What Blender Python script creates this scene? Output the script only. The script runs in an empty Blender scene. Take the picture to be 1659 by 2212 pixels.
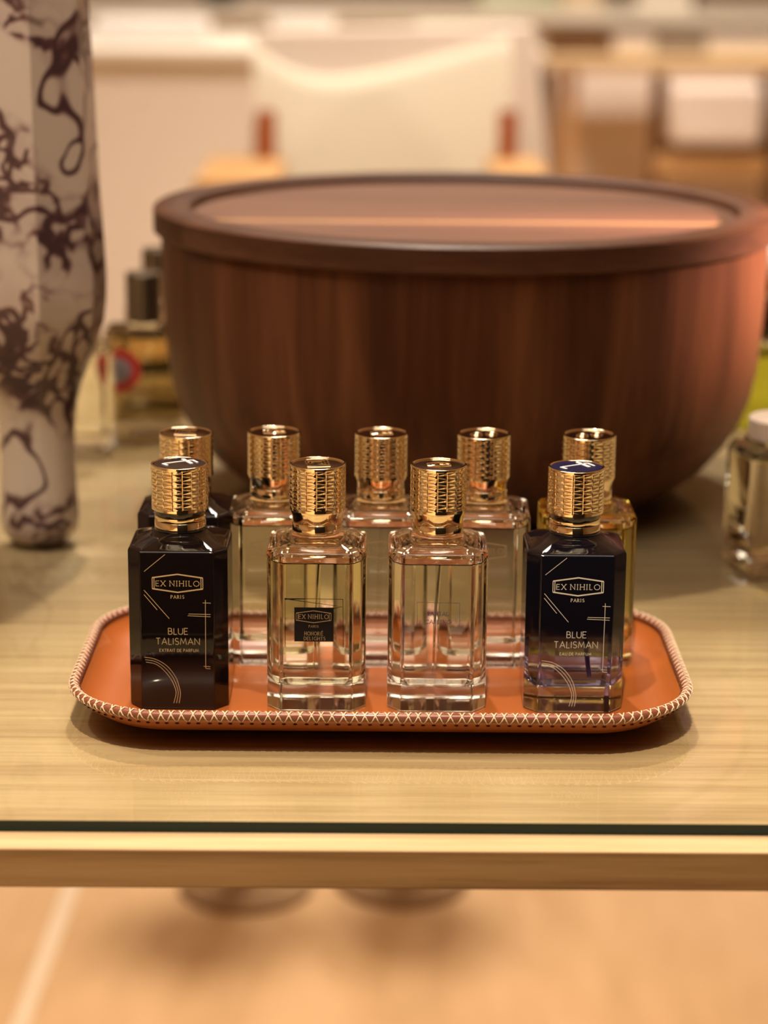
import bpy, math, random
from math import sin, cos, tan, atan, radians, pi
from mathutils import Vector, Matrix
random.seed(7)
sc = bpy.context.scene
C = sc.collection

# ---------------------------------------------------------------- camera, world, lights, exposure
F, PITCH, ROLL, CAMZ = 4800.0, radians(14.8), radians(0.5), 1.1784
cam_d = bpy.data.cameras.new('camera'); cam = bpy.data.objects.new('camera', cam_d); C.objects.link(cam)
cam_d.sensor_fit = 'VERTICAL'; cam_d.sensor_height = 24.0; cam_d.sensor_width = 18.0
cam_d.lens = 24.0*F/2212
cam_d.clip_start = 0.02; cam_d.clip_end = 60
fw = Vector((0, cos(PITCH), -sin(PITCH))); rt = Vector((1, 0, 0)); up = rt.cross(fw)
# the phone is turned half a degree anticlockwise, so the picture leans clockwise
r2 = rt*cos(ROLL) + up*sin(ROLL); u2 = up*cos(ROLL) - rt*sin(ROLL)
cam.matrix_world = Matrix(((r2.x, u2.x, -fw.x, 0), (r2.y, u2.y, -fw.y, 0), (r2.z, u2.z, -fw.z, CAMZ), (0, 0, 0, 1)))
cam_d.dof.use_dof = True; cam_d.dof.focus_distance = 1.185; cam_d.dof.aperture_fstop = cam_d.lens/17.0
sc.camera = cam

w = bpy.data.worlds.new('world'); sc.world = w; w.use_nodes = True
w.node_tree.nodes['Background'].inputs[0].default_value = (1.0, 0.80, 0.6, 1)
w.node_tree.nodes['Background'].inputs[1].default_value = 0.25

def light(name, kind, loc, target, energy, color, size=0.05, spot=None, blend=0.5, sy=None, spread=None):
    d = bpy.data.lights.new(name, kind); o = bpy.data.objects.new(name, d); C.objects.link(o)
    d.energy = energy; d.color = color; o.location = loc
    v = Vector(target) - Vector(loc); o.rotation_euler = v.to_track_quat('-Z', 'Y').to_euler()
    if kind == 'AREA':
        d.shape = 'RECTANGLE' if sy else 'DISK'; d.size = size
        if sy: d.size_y = sy
        if spread: d.spread = spread
    else:
        d.shadow_soft_size = size
    if kind == 'SPOT': d.spot_size = spot; d.spot_blend = blend
    return o
WARM = (1.0, 0.80, 0.58)
NEUT = (1.0, 0.88, 0.75)
light('front_fill_light', 'AREA', (-0.2, 0.3, 2.94), (-0.2, 0.3, 0), 28, NEUT, 2.2, sy=1.6)  # added overhead fill that lifts the shade around the tray
light('display_spot_light', 'SPOT', (-0.04, 0.08, 2.85), (0, 1.03, 0.76), 200, WARM, 0.016, radians(19), 0.55)
light('vase_fill_light', 'SPOT', (-0.95, 0.55, 2.85), (-0.27, 1.50, 1.08), 80, NEUT, 0.03, radians(13), 0.8)  # extra lamp added to brighten the marble vase
light('low_spot_light', 'SPOT', (-1.05, 1.00, 2.85), (0.0, 1.12, 0.76), 40, WARM, 0.02, radians(14), 0.7)
light('rear_spot_light', 'SPOT', (-0.10, 2.12, 2.85), (-0.03, 1.60, 0.76), 110, WARM, 0.03, radians(50), 0.6)
light('side_spot_light', 'SPOT', (2.2, 1.60, 1.75), (0.32, 1.63, 0.985), 1300, (1.0, 0.64, 0.54), 0.05, radians(6.5), 1.0)
light('floor_spot_light', 'SPOT', (0.0, 3.2, 2.85), (0, 2.5, 0), 240, NEUT, 0.25, radians(75), 0.8)
light('shop_spot_light', 'SPOT', (0.2, 3.4, 2.85), (0.05, 4.4, 0.8), 170, NEUT, 0.08, radians(60), 0.8)
for k, (x, y, e) in enumerate(((-1.3, 4.6, 105), (0.3, 5.0, 110), (1.6, 4.8, 120), (-0.9, 7.0, 160), (0.6, 7.0, 160), (1.9, 6.6, 180))):
    light('shop_spot_light', 'SPOT', (x, y, 2.9), (x, y+.3, 0), e, NEUT, 0.08, radians(110), 0.8)
light('aisle_spot_light', 'SPOT', (-1.0, -1.9, 2.85), (-0.9, -1.9, 0), 700, WARM, 0.06, radians(75), 0.5)
sc.view_settings.view_transform = 'Standard'; sc.view_settings.look = 'None'
sc.view_settings.gamma = 1.0; sc.view_settings.use_curve_mapping = False
sc.view_settings.exposure = 0.30
try:
    cy = sc.cycles
    cy.max_bounces = 24; cy.transmission_bounces = 24; cy.glossy_bounces = 8; cy.diffuse_bounces = 4; cy.transparent_max_bounces = 24
    cy.sample_clamp_indirect = 4.0; cy.sample_clamp_direct = 0
    cy.caustics_reflective = False; cy.caustics_refractive = True; cy.blur_glossy = 0.3
    cy.use_denoising = True
except Exception:
    pass

# ---------------------------------------------------------------- helpers
def at(px, py, Y):
    """world point that lies at depth Y along the sight line of a photo pixel"""
    d = fw*F + r2*(px-829.5) - u2*(py-1106)
    return Vector((0, 0, CAMZ)) + d*(Y/d.y)

class MB:
    def __init__(s): s.v = []; s.f = []; s.m = []; s.mi = 0
    def add(s, vs, fs):
        n = len(s.v); s.v += [tuple(v) for v in vs]
        s.f += [tuple(i+n for i in f) for f in fs]; s.m += [s.mi]*len(fs); return s
    def box(s, c, d, rz=0, rx=0, ry=0):
        M = Matrix.Translation(c) @ Matrix.Rotation(rz, 4, 'Z') @ Matrix.Rotation(ry, 4, 'Y') @ Matrix.Rotation(rx, 4, 'X')
        vs = [M @ Vector((x*d[0]/2, y*d[1]/2, z*d[2]/2)) for x in (-1, 1) for y in (-1, 1) for z in (-1, 1)]
        return s.add(vs, [(0, 1, 3, 2), (4, 6, 7, 5), (0, 4, 5, 1), (2, 3, 7, 6), (0, 2, 6, 4), (1, 5, 7, 3)])
    def loft(s, rings, cap0=True, cap1=True, closed=True):
        n = len(rings[0]); vs = [p for r in rings for p in r]; fs = []
        for k in range(len(rings)-1):
            for i in range(n if closed else n-1):
                a = k*n+i; b = k*n+(i+1) % n
                fs.append((a, b, b+n, a+n))
        if cap0: fs.append(tuple(range(n))[::-1])
        if cap1: fs.append(tuple((len(rings)-1)*n+i for i in range(n)))
        return s.add(vs, fs)
    def lathe(s, prof, n=48, c=(0, 0, 0), cap0=True, cap1=True):
        return s.loft([[(c[0]+r*cos(2*pi*i/n), c[1]+r*sin(2*pi*i/n), c[2]+z) for i in range(n)] for r, z in prof], cap0, cap1)
    def tube(s, pts, r, n=8, caps=True, closed=False):
        pts = [Vector(p) for p in pts]; rings = []; N = len(pts); prev = None
        for i, p in enumerate(pts):
            if closed: t = pts[(i+1) % N] - pts[(i-1) % N]
            else: t = pts[min(i+1, N-1)] - pts[max(i-1, 0)]
            t.normalize()
            if prev is None: a = t.orthogonal().normalized()
            else: a = (prev - t*prev.dot(t)).normalized()
            prev = a; b = t.cross(a); rr = r[i] if isinstance(r, (list, tuple)) else r
            rings.append([p + (a*cos(2*pi*k/n) + b*sin(2*pi*k/n))*rr for k in range(n)])
        if closed: rings.append(rings[0]); caps = False
        return s.loft(rings, caps, caps)
    def build(s, name, mats, parent=None, ang=35, bevel=None, seg=3):
        me = bpy.data.meshes.new(name); me.from_pydata(s.v, [], s.f); me.update()
        o = bpy.data.objects.new(name, me); C.objects.link(o)
        for m in (mats if isinstance(mats, (list, tuple)) else [mats]): me.materials.append(m)
        me.polygons.foreach_set('material_index', s.m)
        me.polygons.foreach_set('use_smooth', [True]*len(s.f)); me.set_sharp_from_angle(angle=radians(ang))
        if parent: o.parent = parent
        if bevel:
            b = o.modifiers.new('bevel', 'BEVEL'); b.width = bevel; b.segments = seg; b.limit_method = 'ANGLE'; b.angle_limit = radians(28)
            b.harden_normals = False
        return o

def tag(o, label=None, cat=None, group=None, kind=None):
    if label: o['label'] = label
    if cat: o['category'] = cat
    if group: o['group'] = group
    if kind: o['kind'] = kind
    return o
def thing(name, loc, label, cat, group=None, rz=0):
    o = bpy.data.objects.new(name, None); C.objects.link(o); o.empty_display_size = 0.02
    o.location = loc; o.rotation_euler = (0, 0, rz); return tag(o, label, cat, group)

# ---------------------------------------------------------------- materials
def mat(name):
    m = bpy.data.materials.new(name); m.use_nodes = True
    nt = m.node_tree; return m, nt, nt.nodes['Principled BSDF']
def pbr(name, col, rough=0.5, metal=0.0, coat=0.0, coat_r=0.05, bump=None, spec=0.5, sheen=0):
    m, nt, b = mat(name)
    b.inputs['Base Color'].default_value = (*col, 1); b.inputs['Roughness'].default_value = rough
    b.inputs['Metallic'].default_value = metal; b.inputs['Coat Weight'].default_value = coat
    b.inputs['Coat Roughness'].default_value = coat_r; b.inputs['Specular IOR Level'].default_value = spec
    b.inputs['Sheen Weight'].default_value = sheen
    tc = nt.nodes.new('ShaderNodeTexCoord'); nz = nt.nodes.new('ShaderNodeTexNoise')
    nz.inputs['Scale'].default_value = bump[0] if bump else 12
    nt.links.new(tc.outputs['Object'], nz.inputs['Vector'])
    if bump:
        bp = nt.nodes.new('ShaderNodeBump'); bp.inputs['Strength'].default_value = bump[1]; bp.inputs['Distance'].default_value = bump[2]
        nt.links.new(nz.outputs['Fac'], bp.inputs['Height']); nt.links.new(bp.outputs['Normal'], b.inputs['Normal'])
    mr = nt.nodes.new('ShaderNodeMapRange'); mr.inputs[3].default_value = rough*0.9; mr.inputs[4].default_value = rough*1.1
    nt.links.new(nz.outputs['Fac'], mr.inputs[0]); nt.links.new(mr.outputs[0], b.inputs['Roughness'])
    return m
def ramp(nt, stops):
    r = nt.nodes.new('ShaderNodeValToRGB'); e = r.color_ramp.elements
    while len(e) < len(stops): e.new(0.5)
    for k, (p, c) in enumerate(stops): e[k].position = p; e[k].color = (*c, 1)
    return r
def wood(name, dark, mid, light_, scale, rough=0.45, coat=0.0, wave=0.0, bump=0.05, fine=9.0, staves=None):
    m, nt, b = mat(name); L = nt.links
    tc = nt.nodes.new('ShaderNodeTexCoord'); mp = nt.nodes.new('ShaderNodeMapping'); mp.inputs['Scale'].default_value = scale
    L.new(tc.outputs['Object'], mp.inputs['Vector'])
    n1 = nt.nodes.new('ShaderNodeTexNoise'); n1.inputs['Scale'].default_value = 1.0; n1.inputs['Detail'].default_value = 5; n1.inputs['Distortion'].default_value = wave
    L.new(mp.outputs[0], n1.inputs['Vector'])
    n2 = nt.nodes.new('ShaderNodeTexNoise'); n2.inputs['Scale'].default_value = fine; n2.inputs['Detail'].default_value = 3
    L.new(mp.outputs[0], n2.inputs['Vector'])
    ad = nt.nodes.new('ShaderNodeMath'); ad.operation = 'MULTIPLY_ADD'; ad.inputs[1].default_value = 0.35
    L.new(n2.outputs['Fac'], ad.inputs[0]); L.new(n1.outputs['Fac'], ad.inputs[2])
    rp = ramp(nt, [(0.42, dark), (0.66, mid), (0.9, light_)]); L.new(ad.outputs[0], rp.inputs[0])
    L.new(rp.outputs[0], b.inputs['Base Color']); b.inputs['Roughness'].default_value = rough; b.inputs['Coat Weight'].default_value = coat
    b.inputs['Coat Roughness'].default_value = 0.25; b.inputs['Specular IOR Level'].default_value = 0.15 if 'walnut' in name else 0.3
    bp = nt.nodes.new('ShaderNodeBump'); bp.inputs['Strength'].default_value = bump; bp.inputs['Distance'].default_value = 0.001
    L.new(ad.outputs[0], bp.inputs['Height']); L.new(bp.outputs['Normal'], b.inputs['Normal'])
    return m
def glass(name, col=(1, 1, 1), ior=1.5, rough=0.0):
    m, nt, b = mat(name); nt.nodes.remove(b)
    g = nt.nodes.new('ShaderNodeBsdfGlass'); g.inputs['Color'].default_value = (*col, 1); g.inputs['IOR'].default_value = ior; g.inputs['Roughness'].default_value = rough
    nt.links.new(g.outputs[0], nt.nodes['Material Output'].inputs['Surface']); return m
def sheet_glass(name, tint):
    """a flat pane: clear sheet whose reflection grows towards grazing angles"""
    m, nt, b = mat(name); nt.nodes.remove(b); L = nt.links
    t = nt.nodes.new('ShaderNodeBsdfTransparent'); t.inputs[0].default_value = (*tint, 1)
    g = nt.nodes.new('ShaderNodeBsdfGlossy'); g.inputs['Roughness'].default_value = 0.0
    lw = nt.nodes.new('ShaderNodeLayerWeight'); lw.inputs['Blend'].default_value = 0.5
    p = nt.nodes.new('ShaderNodeMath'); p.operation = 'POWER'; p.inputs[1].default_value = 5
    a = nt.nodes.new('ShaderNodeMath'); a.operation = 'MULTIPLY_ADD'; a.inputs[1].default_value = 0.96; a.inputs[2].default_value = 0.04
    L.new(lw.outputs['Facing'], p.inputs[0]); L.new(p.outputs[0], a.inputs[0])
    mx = nt.nodes.new('ShaderNodeMixShader'); L.new(a.outputs[0], mx.inputs[0]); L.new(t.outputs[0], mx.inputs[1]); L.new(g.outputs[0], mx.inputs[2])
    L.new(mx.outputs[0], nt.nodes['Material Output'].inputs['Surface']); return m
def coated_glass(name, z0, z1, coat_col):
    """glass lacquered from the top down, the lacquer thinning out to clear glass near the foot"""
    m, nt, b = mat(name); L = nt.links
    b.inputs['Base Color'].default_value = (*coat_col, 1); b.inputs['Roughness'].default_value = 0.04; b.inputs['Specular IOR Level'].default_value = 0.42
    b.inputs['Coat Roughness'].default_value = 0.02
    g = nt.nodes.new('ShaderNodeBsdfGlass'); g.inputs['IOR'].default_value = 1.5; g.inputs['Color'].default_value = (0.93, 0.93, 1, 1)
    tc = nt.nodes.new('ShaderNodeTexCoord'); sp = nt.nodes.new('ShaderNodeSeparateXYZ'); L.new(tc.outputs['Object'], sp.inputs[0])
    mr = nt.nodes.new('ShaderNodeMapRange'); mr.interpolation_type = 'SMOOTHSTEP'; mr.inputs[1].default_value = z0; mr.inputs[2].default_value = z1
    L.new(sp.outputs['Z'], mr.inputs[0])
    mx = nt.nodes.new('ShaderNodeMixShader'); L.new(mr.outputs[0], mx.inputs[0]); L.new(g.outputs[0], mx.inputs[1]); L.new(b.outputs[0], mx.inputs[2])
    L.new(mx.outputs[0], nt.nodes['Material Output'].inputs['Surface']); return m
def marble(name):
    m, nt, b = mat(name); L = nt.links
    tc = nt.nodes.new('ShaderNodeTexCoord')
    nd = nt.nodes.new('ShaderNodeTexNoise'); nd.inputs['Scale'].default_value = 9; nd.inputs['Detail'].default_value = 3
    L.new(tc.outputs['Object'], nd.inputs['Vector'])
    ms = nt.nodes.new('ShaderNodeVectorMath'); ms.operation = 'MULTIPLY_ADD'; ms.inputs[1].default_value = (0.10, 0.10, 0.07)
    L.new(nd.outputs['Color'], ms.inputs[0]); L.new(tc.outputs['Object'], ms.inputs[2])
    def ridge(scale, w0, w1, det=2):
        n = nt.nodes.new('ShaderNodeTexNoise'); n.inputs['Scale'].default_value = scale; n.inputs['Detail'].default_value = det
        L.new(ms.outputs[0], n.inputs['Vector'])
        s = nt.nodes.new('ShaderNodeMath'); s.operation = 'SUBTRACT'; s.inputs[1].default_value = 0.5; L.new(n.outputs['Fac'], s.inputs[0])
        a = nt.nodes.new('ShaderNodeMath'); a.operation = 'ABSOLUTE'; L.new(s.outputs[0], a.inputs[0])
        r = nt.nodes.new('ShaderNodeMapRange'); r.inputs[1].default_value = w0; r.inputs[2].default_value = w1; r.inputs[3].default_value = 1; r.inputs[4].default_value = 0
        L.new(a.outputs[0], r.inputs[0]); return r
    r1 = ridge(11, 0.005, 0.022); r2_ = ridge(42, 0.015, 0.085, 2)
    # heights at which the stone's natural veining clusters
    nb = nt.nodes.new('ShaderNodeTexNoise'); nb.inputs['Scale'].default_value = 14; nb.inputs['Detail'].default_value = 2
    L.new(ms.outputs[0], nb.inputs['Vector'])
    sz = nt.nodes.new('ShaderNodeSeparateXYZ'); L.new(tc.outputs['Object'], sz.inputs[0])
    sx_ = nt.nodes.new('ShaderNodeMath'); sx_.operation = 'MULTIPLY_ADD'; sx_.inputs[1].default_value = 0.5; L.new(sz.outputs['X'], sx_.inputs[0]); L.new(sz.outputs['Z'], sx_.inputs[2])
    w_ = nt.nodes.new('ShaderNodeMath'); w_.operation = 'MULTIPLY_ADD'; w_.inputs[1].default_value = 0.16; L.new(nb.outputs['Fac'], w_.inputs[0]); L.new(sx_.outputs[0], w_.inputs[2])
    zr = nt.nodes.new('ShaderNodeMapRange'); zr.inputs[1].default_value = 0.08; zr.inputs[2].default_value = 0.48; L.new(w_.outputs[0], zr.inputs[0])
    rb = ramp(nt, [(0.0, (.9,)*3), (0.09, (0,)*3), (0.20, (0,)*3), (0.27, (1,)*3), (0.43, (.85,)*3), (0.49, (.1,)*3), (0.54, (.8,)*3), (0.63, (.9,)*3), (0.69, (0,)*3), (0.84, (0,)*3), (0.88, (.9,)*3), (0.94, (.6,)*3), (1.0, (0,)*3)])
    L.new(zr.outputs[0], rb.inputs[0])
    mu = nt.nodes.new('ShaderNodeMath'); mu.operation = 'MULTIPLY'; L.new(r2_.outputs[0], mu.inputs[0]); L.new(rb.outputs[0], mu.inputs[1])
    mb = nt.nodes.new('ShaderNodeMath'); mb.operation = 'MULTIPLY_ADD'; mb.inputs[1].default_value = 0.28; L.new(rb.outputs[0], mb.inputs[0]); L.new(mu.outputs[0], mb.inputs[2])
    mm = nt.nodes.new('ShaderNodeMath'); mm.operation = 'MAXIMUM'; L.new(r1.outputs[0], mm.inputs[0]); L.new(mb.outputs[0], mm.inputs[1])
    rp = ramp(nt, [(0.0, (0.55, 0.47, 0.39)), (0.38, (0.40, 0.31, 0.27)), (0.7, (0.11, 0.052, 0.052)), (1.0, (0.06, 0.028, 0.034))])
    L.new(mm.outputs[0], rp.inputs[0]); L.new(rp.outputs[0], b.inputs['Base Color'])
    b.inputs['Roughness'].default_value = 0.28; b.inputs['Coat Weight'].default_value = 0.2; return m

M = {}
M['oak'] = wood('oak', (0.40, 0.262, 0.135), (0.53, 0.368, 0.20), (0.62, 0.45, 0.26), (5, 170, 170), 0.5, 0.0)
M['oak_front_shaded'] = wood('oak_front_shaded', (0.14, 0.074, 0.026), (0.25, 0.145, 0.056), (0.33, 0.20, 0.085), (2.5, 40, 90), 0.5)  # darker copy of the oak, shade of the table's front face painted in
M['walnut_side'] = wood('walnut_side', (0.050, 0.0165, 0.0065), (0.098, 0.034, 0.014), (0.165, 0.062, 0.025), (34, 34, 1.8), 0.45, 0.0, wave=0.6, fine=5)
M['walnut_top'] = wood('walnut_top', (0.078, 0.035, 0.020), (0.130, 0.061, 0.036), (0.175, 0.086, 0.052), (2.0, 26, 26), 0.5, 0.0, wave=0.3)
M['walnut_rim'] = wood('walnut_rim', (0.045, 0.017, 0.008), (0.08, 0.032, 0.016), (0.125, 0.054, 0.028), (5, 5, 40), 0.45, 0.05, wave=0.4)
M['sapwood'] = wood('sapwood', (0.30, 0.155, 0.066), (0.38, 0.21, 0.095), (0.44, 0.26, 0.12), (2, 40, 40), 0.4, 0.15)
M['leather'] = pbr('leather', (0.36, 0.095, 0.018), 0.40, coat=0.55, coat_r=0.07, bump=(260, 0.05, 0.0004))
M['binding'] = pbr('binding', (0.21, 0.065, 0.036), 0.40, coat=0.2, bump=(300, 0.2, 0.0006))
M['thread'] = pbr('thread', (0.74, 0.58, 0.42), 0.6, bump=(900, 0.3, 0.0003))
M['hole'] = pbr('hole', (0.03, 0.008, 0.004), 0.8)
M['gold'] = pbr('gold', (0.95, 0.82, 0.56), 0.06, metal=1.0)
M['gold_flat'] = pbr('gold_flat', (0.60, 0.42, 0.27), 0.10, metal=1.0)
M['gold_print'] = pbr('gold_print', (0.52, 0.43, 0.25), 0.3, metal=0.5)
M['silver_print'] = pbr('silver_print', (0.50, 0.48, 0.40), 0.4)
M['dull_print'] = pbr('dull_print', (0.30, 0.215, 0.11), 0.4, metal=0.3)
M['blue_print'] = pbr('blue_print', (0.05, 0.045, 0.09), 0.5)
M['red_print'] = pbr('red_print', (0.45, 0.03, 0.03), 0.5)
M['black_print'] = pbr('black_print', (0.006, 0.005, 0.006), 0.18)
M['black_glass'] = pbr('black_glass', (0.005, 0.003, 0.003), 0.04, spec=0.42)
M['black_ring'] = pbr('black_ring', (0.006, 0.005, 0.006), 0.12, coat=0.6)
M['navy'] = pbr('navy', (0.002, 0.003, 0.030), 0.3, spec=0.1)
M['black_enamel'] = pbr('black_enamel', (0.004, 0.004, 0.012), 0.12, coat=0.7)
M['white_enamel'] = pbr('white_enamel', (0.85, 0.83, 0.85), 0.35)
M['clear'] = glass('clear_glass', (1, 0.995, 0.98), 1.5)
M['clear_yellow'] = glass('yellow_glass', (1.0, 0.98, 0.84), 1.5)
M['juice_clear'] = glass('juice_clear', (0.985, 0.98, 0.94), 0.907)
M['juice_straw'] = glass('juice_straw', (0.975, 0.965, 0.87), 0.907)
M['juice_yellow'] = glass('juice_yellow', (0.97, 0.93, 0.62), 0.907)
M['juice_blue'] = glass('juice_blue', (0.72, 0.74, 0.97), 0.907)
M['juice_green'] = glass('juice_green', (0.80, 0.85, 0.30), 0.907)
M['juice_olive'] = glass('juice_olive', (0.62, 0.55, 0.38), 0.907)
M['air'] = glass('air_pocket', (1, 1, 1), 1/1.5)
M['tube'] = glass('tube_plastic', (0.97, 0.97, 0.97), 1.02)
M['tube_violet'] = pbr('tube_violet', (0.03, 0.025, 0.16), 0.3)
M['blue_coated'] = coated_glass('blue_coated', 0.020, 0.052, (0.0035, 0.003, 0.0055))
M['pane'] = sheet_glass('pane', (0.925, 0.95, 0.93))
M['pane_edge'] = pbr('pane_edge', (0.001, 0.012, 0.010), 0.12, spec=0.3)
M['marble'] = marble('marble')
M['chrome'] = pbr('chrome', (0.55, 0.53, 0.50), 0.18, metal=1.0)
M['steel_dark'] = pbr('steel_dark', (0.20, 0.17, 0.13), 0.3, metal=0.9)
M['cream_wall'] = pbr('cream_wall', (0.74, 0.64, 0.52), 0.9, bump=(40, 0.05, 0.002))
M['beige_wall'] = pbr('beige_wall', (0.52, 0.42, 0.31), 0.9, bump=(40, 0.05, 0.002))
M['ceiling'] = pbr('ceiling', (0.62, 0.52, 0.42), 0.9)
M['lacquer_cream'] = pbr('lacquer_cream', (0.66, 0.59, 0.51), 0.6)
M['lacquer_pale'] = pbr('lacquer_pale', (0.66, 0.60, 0.50), 0.5)
M['canvas'] = pbr('canvas', (0.74, 0.67, 0.53), 0.85, bump=(500, 0.2, 0.001))
M['shell'] = pbr('shell', (0.72, 0.62, 0.54), 0.8)
M['cognac'] = pbr('cognac', (0.36, 0.085, 0.012), 0.5)
M['white_ceramic'] = pbr('white_ceramic', (0.85, 0.82, 0.80), 0.3)
M['dark_green'] = pbr('dark_green', (0.012, 0.018, 0.010), 0.4)
M['pale_green'] = pbr('pale_green', (0.52, 0.55, 0.38), 0.6)
M['sand'] = pbr('sand', (0.60, 0.48, 0.33), 0.7)
M['grey_brown'] = pbr('grey_brown', (0.22, 0.165, 0.115), 0.7)
M['red_label'] = pbr('red_label', (0.42, 0.022, 0.018), 0.5)
M['grey_label'] = pbr('grey_label', (0.22, 0.20, 0.24), 0.5)
M['shadow_stool_wood'] = wood('shadow_stool_wood', (0.24, 0.14, 0.065), (0.30, 0.18, 0.085), (0.35, 0.215, 0.105), (9, 9, 9), 0.9)
M['dark_walnut'] = wood('dark_walnut', (0.07, 0.030, 0.012), (0.11, 0.048, 0.018), (0.16, 0.07, 0.028), (12, 12, 2), 0.5)
M['honey_wood'] = wood('honey_wood', (0.42, 0.22, 0.08), (0.50, 0.28, 0.11), (0.58, 0.34, 0.14), (3, 12, 12), 0.5)
M['reflection_black'] = pbr('reflection_black', (0.010, 0.007, 0.006), 0.5)
M['floor_wood'] = wood('floor_wood', (0.50, 0.30, 0.135), (0.62, 0.385, 0.185), (0.70, 0.45, 0.23), (7, 1.8, 7), 0.55, wave=0.5, fine=3)
M['pale_wood'] = wood('pale_wood', (0.66, 0.50, 0.32), (0.74, 0.57, 0.38), (0.78, 0.62, 0.43), (8, 2, 8), 0.55)

# ---------------------------------------------------------------- the room
def room_box(name, c, d, m):
    o = MB().box(c, d).build(name, m); o['kind'] = 'structure'; return o
RX, RY0, RY1, RH = 3.2, -3.0, 9.2, 3.0
room_box('floor', (0, (RY0+RY1)/2, -0.05), (2*RX+0.2, RY1-RY0+0.2, 0.1), M['floor_wood'])
room_box('ceiling', (0, (RY0+RY1)/2, RH+0.05), (2*RX+0.2, RY1-RY0+0.2, 0.1), M['ceiling'])
room_box('wall_left', (-RX-0.05, (RY0+RY1)/2, RH/2), (0.1, RY1-RY0, RH), M['cream_wall'])
room_box('wall_right', (RX+0.05, (RY0+RY1)/2, RH/2), (0.1, RY1-RY0, RH), M['beige_wall'])
room_box('wall_back', (0, RY1+0.05, RH/2), (2*RX+0.2, 0.1, RH), M['beige_wall'])
room_box('wall_front', (0, RY0-0.05, RH/2), (2*RX+0.2, 0.1, RH), M['cream_wall'])
room_box('added_dark_panel_1', (1.05, RY0+0.03, 1.2), (1.9, 0.06, 2.4), M['reflection_black'])  # unseen dark panel added so the gold caps reflect black
room_box('added_dark_slab', (0.48, -0.90, RH/2), (1.76, 0.3, RH-0.002), M['reflection_black'])  # unseen black slab added behind the camera to darken reflections
st = MB()
a, b_ = at(158, 1925, 1.0), at(30, 2212, 1.0)
def on_floor(px, py, z=0.0):
    d = at(px, py, 1.0) - Vector((0, 0, CAMZ)); return Vector((0, 0, CAMZ)) + d*((z-CAMZ)/d.z)
p0, p1 = on_floor(150, 1930), on_floor(45, 2212)
dv = (p0-p1).normalized(); p0 = p0 + dv*1.2; p1 = p1 - dv*0.9
mid = (p0+p1)/2
st.box((mid.x, mid.y, 0.001), (0.022, (p0-p1).length, 0.002), rz=math.atan2(dv.y, dv.x)-pi/2)
tag(st.build('trim_1', M['pale_wood']), kind='structure')

# ---------------------------------------------------------------- display table with its glass sheet
YAW = radians(0.42)
TF, TB, TW, TZ = 0.9865, 2.05, 1.8, 0.75
tb = thing('display_table', (0, TF, 0), 'light oak display table under a sheet of clear glass', 'table', rz=YAW)
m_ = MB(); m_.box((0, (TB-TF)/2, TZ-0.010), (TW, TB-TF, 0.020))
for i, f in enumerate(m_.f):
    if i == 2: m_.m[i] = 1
m_.build('tabletop', [M['oak'], M['oak_front_shaded']], tb, bevel=0.0008)
for sx in (-1, 1):
    for yy in (0.05, TB-TF-0.05):
        MB().lathe([(0.018, 0), (0.026, 0.73)], 20, (sx*0.85, yy, 0)).build('leg', M['oak'], tb)
    MB().box((sx*0.85, (TB-TF)/2, 0.705), (0.03, TB-TF-0.14, 0.05)).build('rail', M['oak'], tb)
GF = 1.0072; GT = 0.756
g = MB(); g.box((0, (TB-0.01-GF)/2, 0.0), (TW-0.02, TB-0.01-GF, 0.006))
for i in (0, 1, 2, 3): g.m[i] = 1
gl = g.build('glass_sheet', [M['pane'], M['pane_edge']]); gl.location = (0, GF, TZ+0.003); gl.rotation_euler = (0, 0, YAW)
tag(gl, 'clear glass sheet with dark green edge lying on the oak table', 'glass sheet')

# ---------------------------------------------------------------- leather tray
TX, TY, THX, THY, TR = -0.0010, 1.2105, 0.1712, 0.1035, 0.058
def rr_point(s, off):
    """point on a rounded rectangle, s in 0..1, inset by off; the same s meets the same spot on every inset"""
    hx, hy, r = THX, THY, TR
    segs = [('l', 2*(hx-r)), ('c', r*pi/2), ('l', 2*(hy-r)), ('c', r*pi/2)]*2
    tot = sum(x[1] for x in segs); d = (s % 1.0)*tot
    corners = [(hx-r, -hy+r, -90), (hx-r, hy-r, 0), (-hx+r, hy-r, 90), (-hx+r, -hy+r, 180)]
    starts = [(-hx+r, -hy), (hx, -hy+r), (hx-r, hy), (-hx, hy-r)]; dirs = [(1, 0), (0, 1), (-1, 0), (0, -1)]
    for k, (t, ln) in enumerate(segs):
        if d <= ln or k == 7:
            if t == 'l':
                j = k//2; sx, sy = starts[j]; dx, dy = dirs[j]; nx, ny = dy, -dx
                x, y = sx+dx*d, sy+dy*d
            else:
                cx, cy_, a0 = corners[k//2]; an = radians(a0) + d/r
                nx, ny = cos(an), sin(an); x, y = cx+r*nx, cy_+r*ny
            return x-nx*off, y-ny*off
        d -= ln
PER = 4*(THX-TR)+4*(THY-TR)+2*pi*TR
tray_prof = [(0.050, 0.0), (0.036, 0.0), (0.026, 0.0010), (0.015, 0.0042), (0.0065, 0.0096), (0.002, 0.0145), (0.0, 0.0168),
             (0.0003, 0.0180), (0.0016, 0.0187), (0.0031, 0.0182), (0.0052, 0.0152), (0.0086, 0.0110), (0.0135, 0.0076), (0.020, 0.0053), (0.028, 0.0042), (0.036, 0.0040), (0.046, 0.0040)]
NS = 240
tr = MB().loft([[(*rr_point(i/NS, o), z) for i in range(NS)] for o, z in tray_prof]).build('tray', M['leather'], ang=80)
tr.location = (TX, TY, GT); tag(tr, 'orange tan leather tray with cream cross stitched rim', 'tray')
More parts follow.
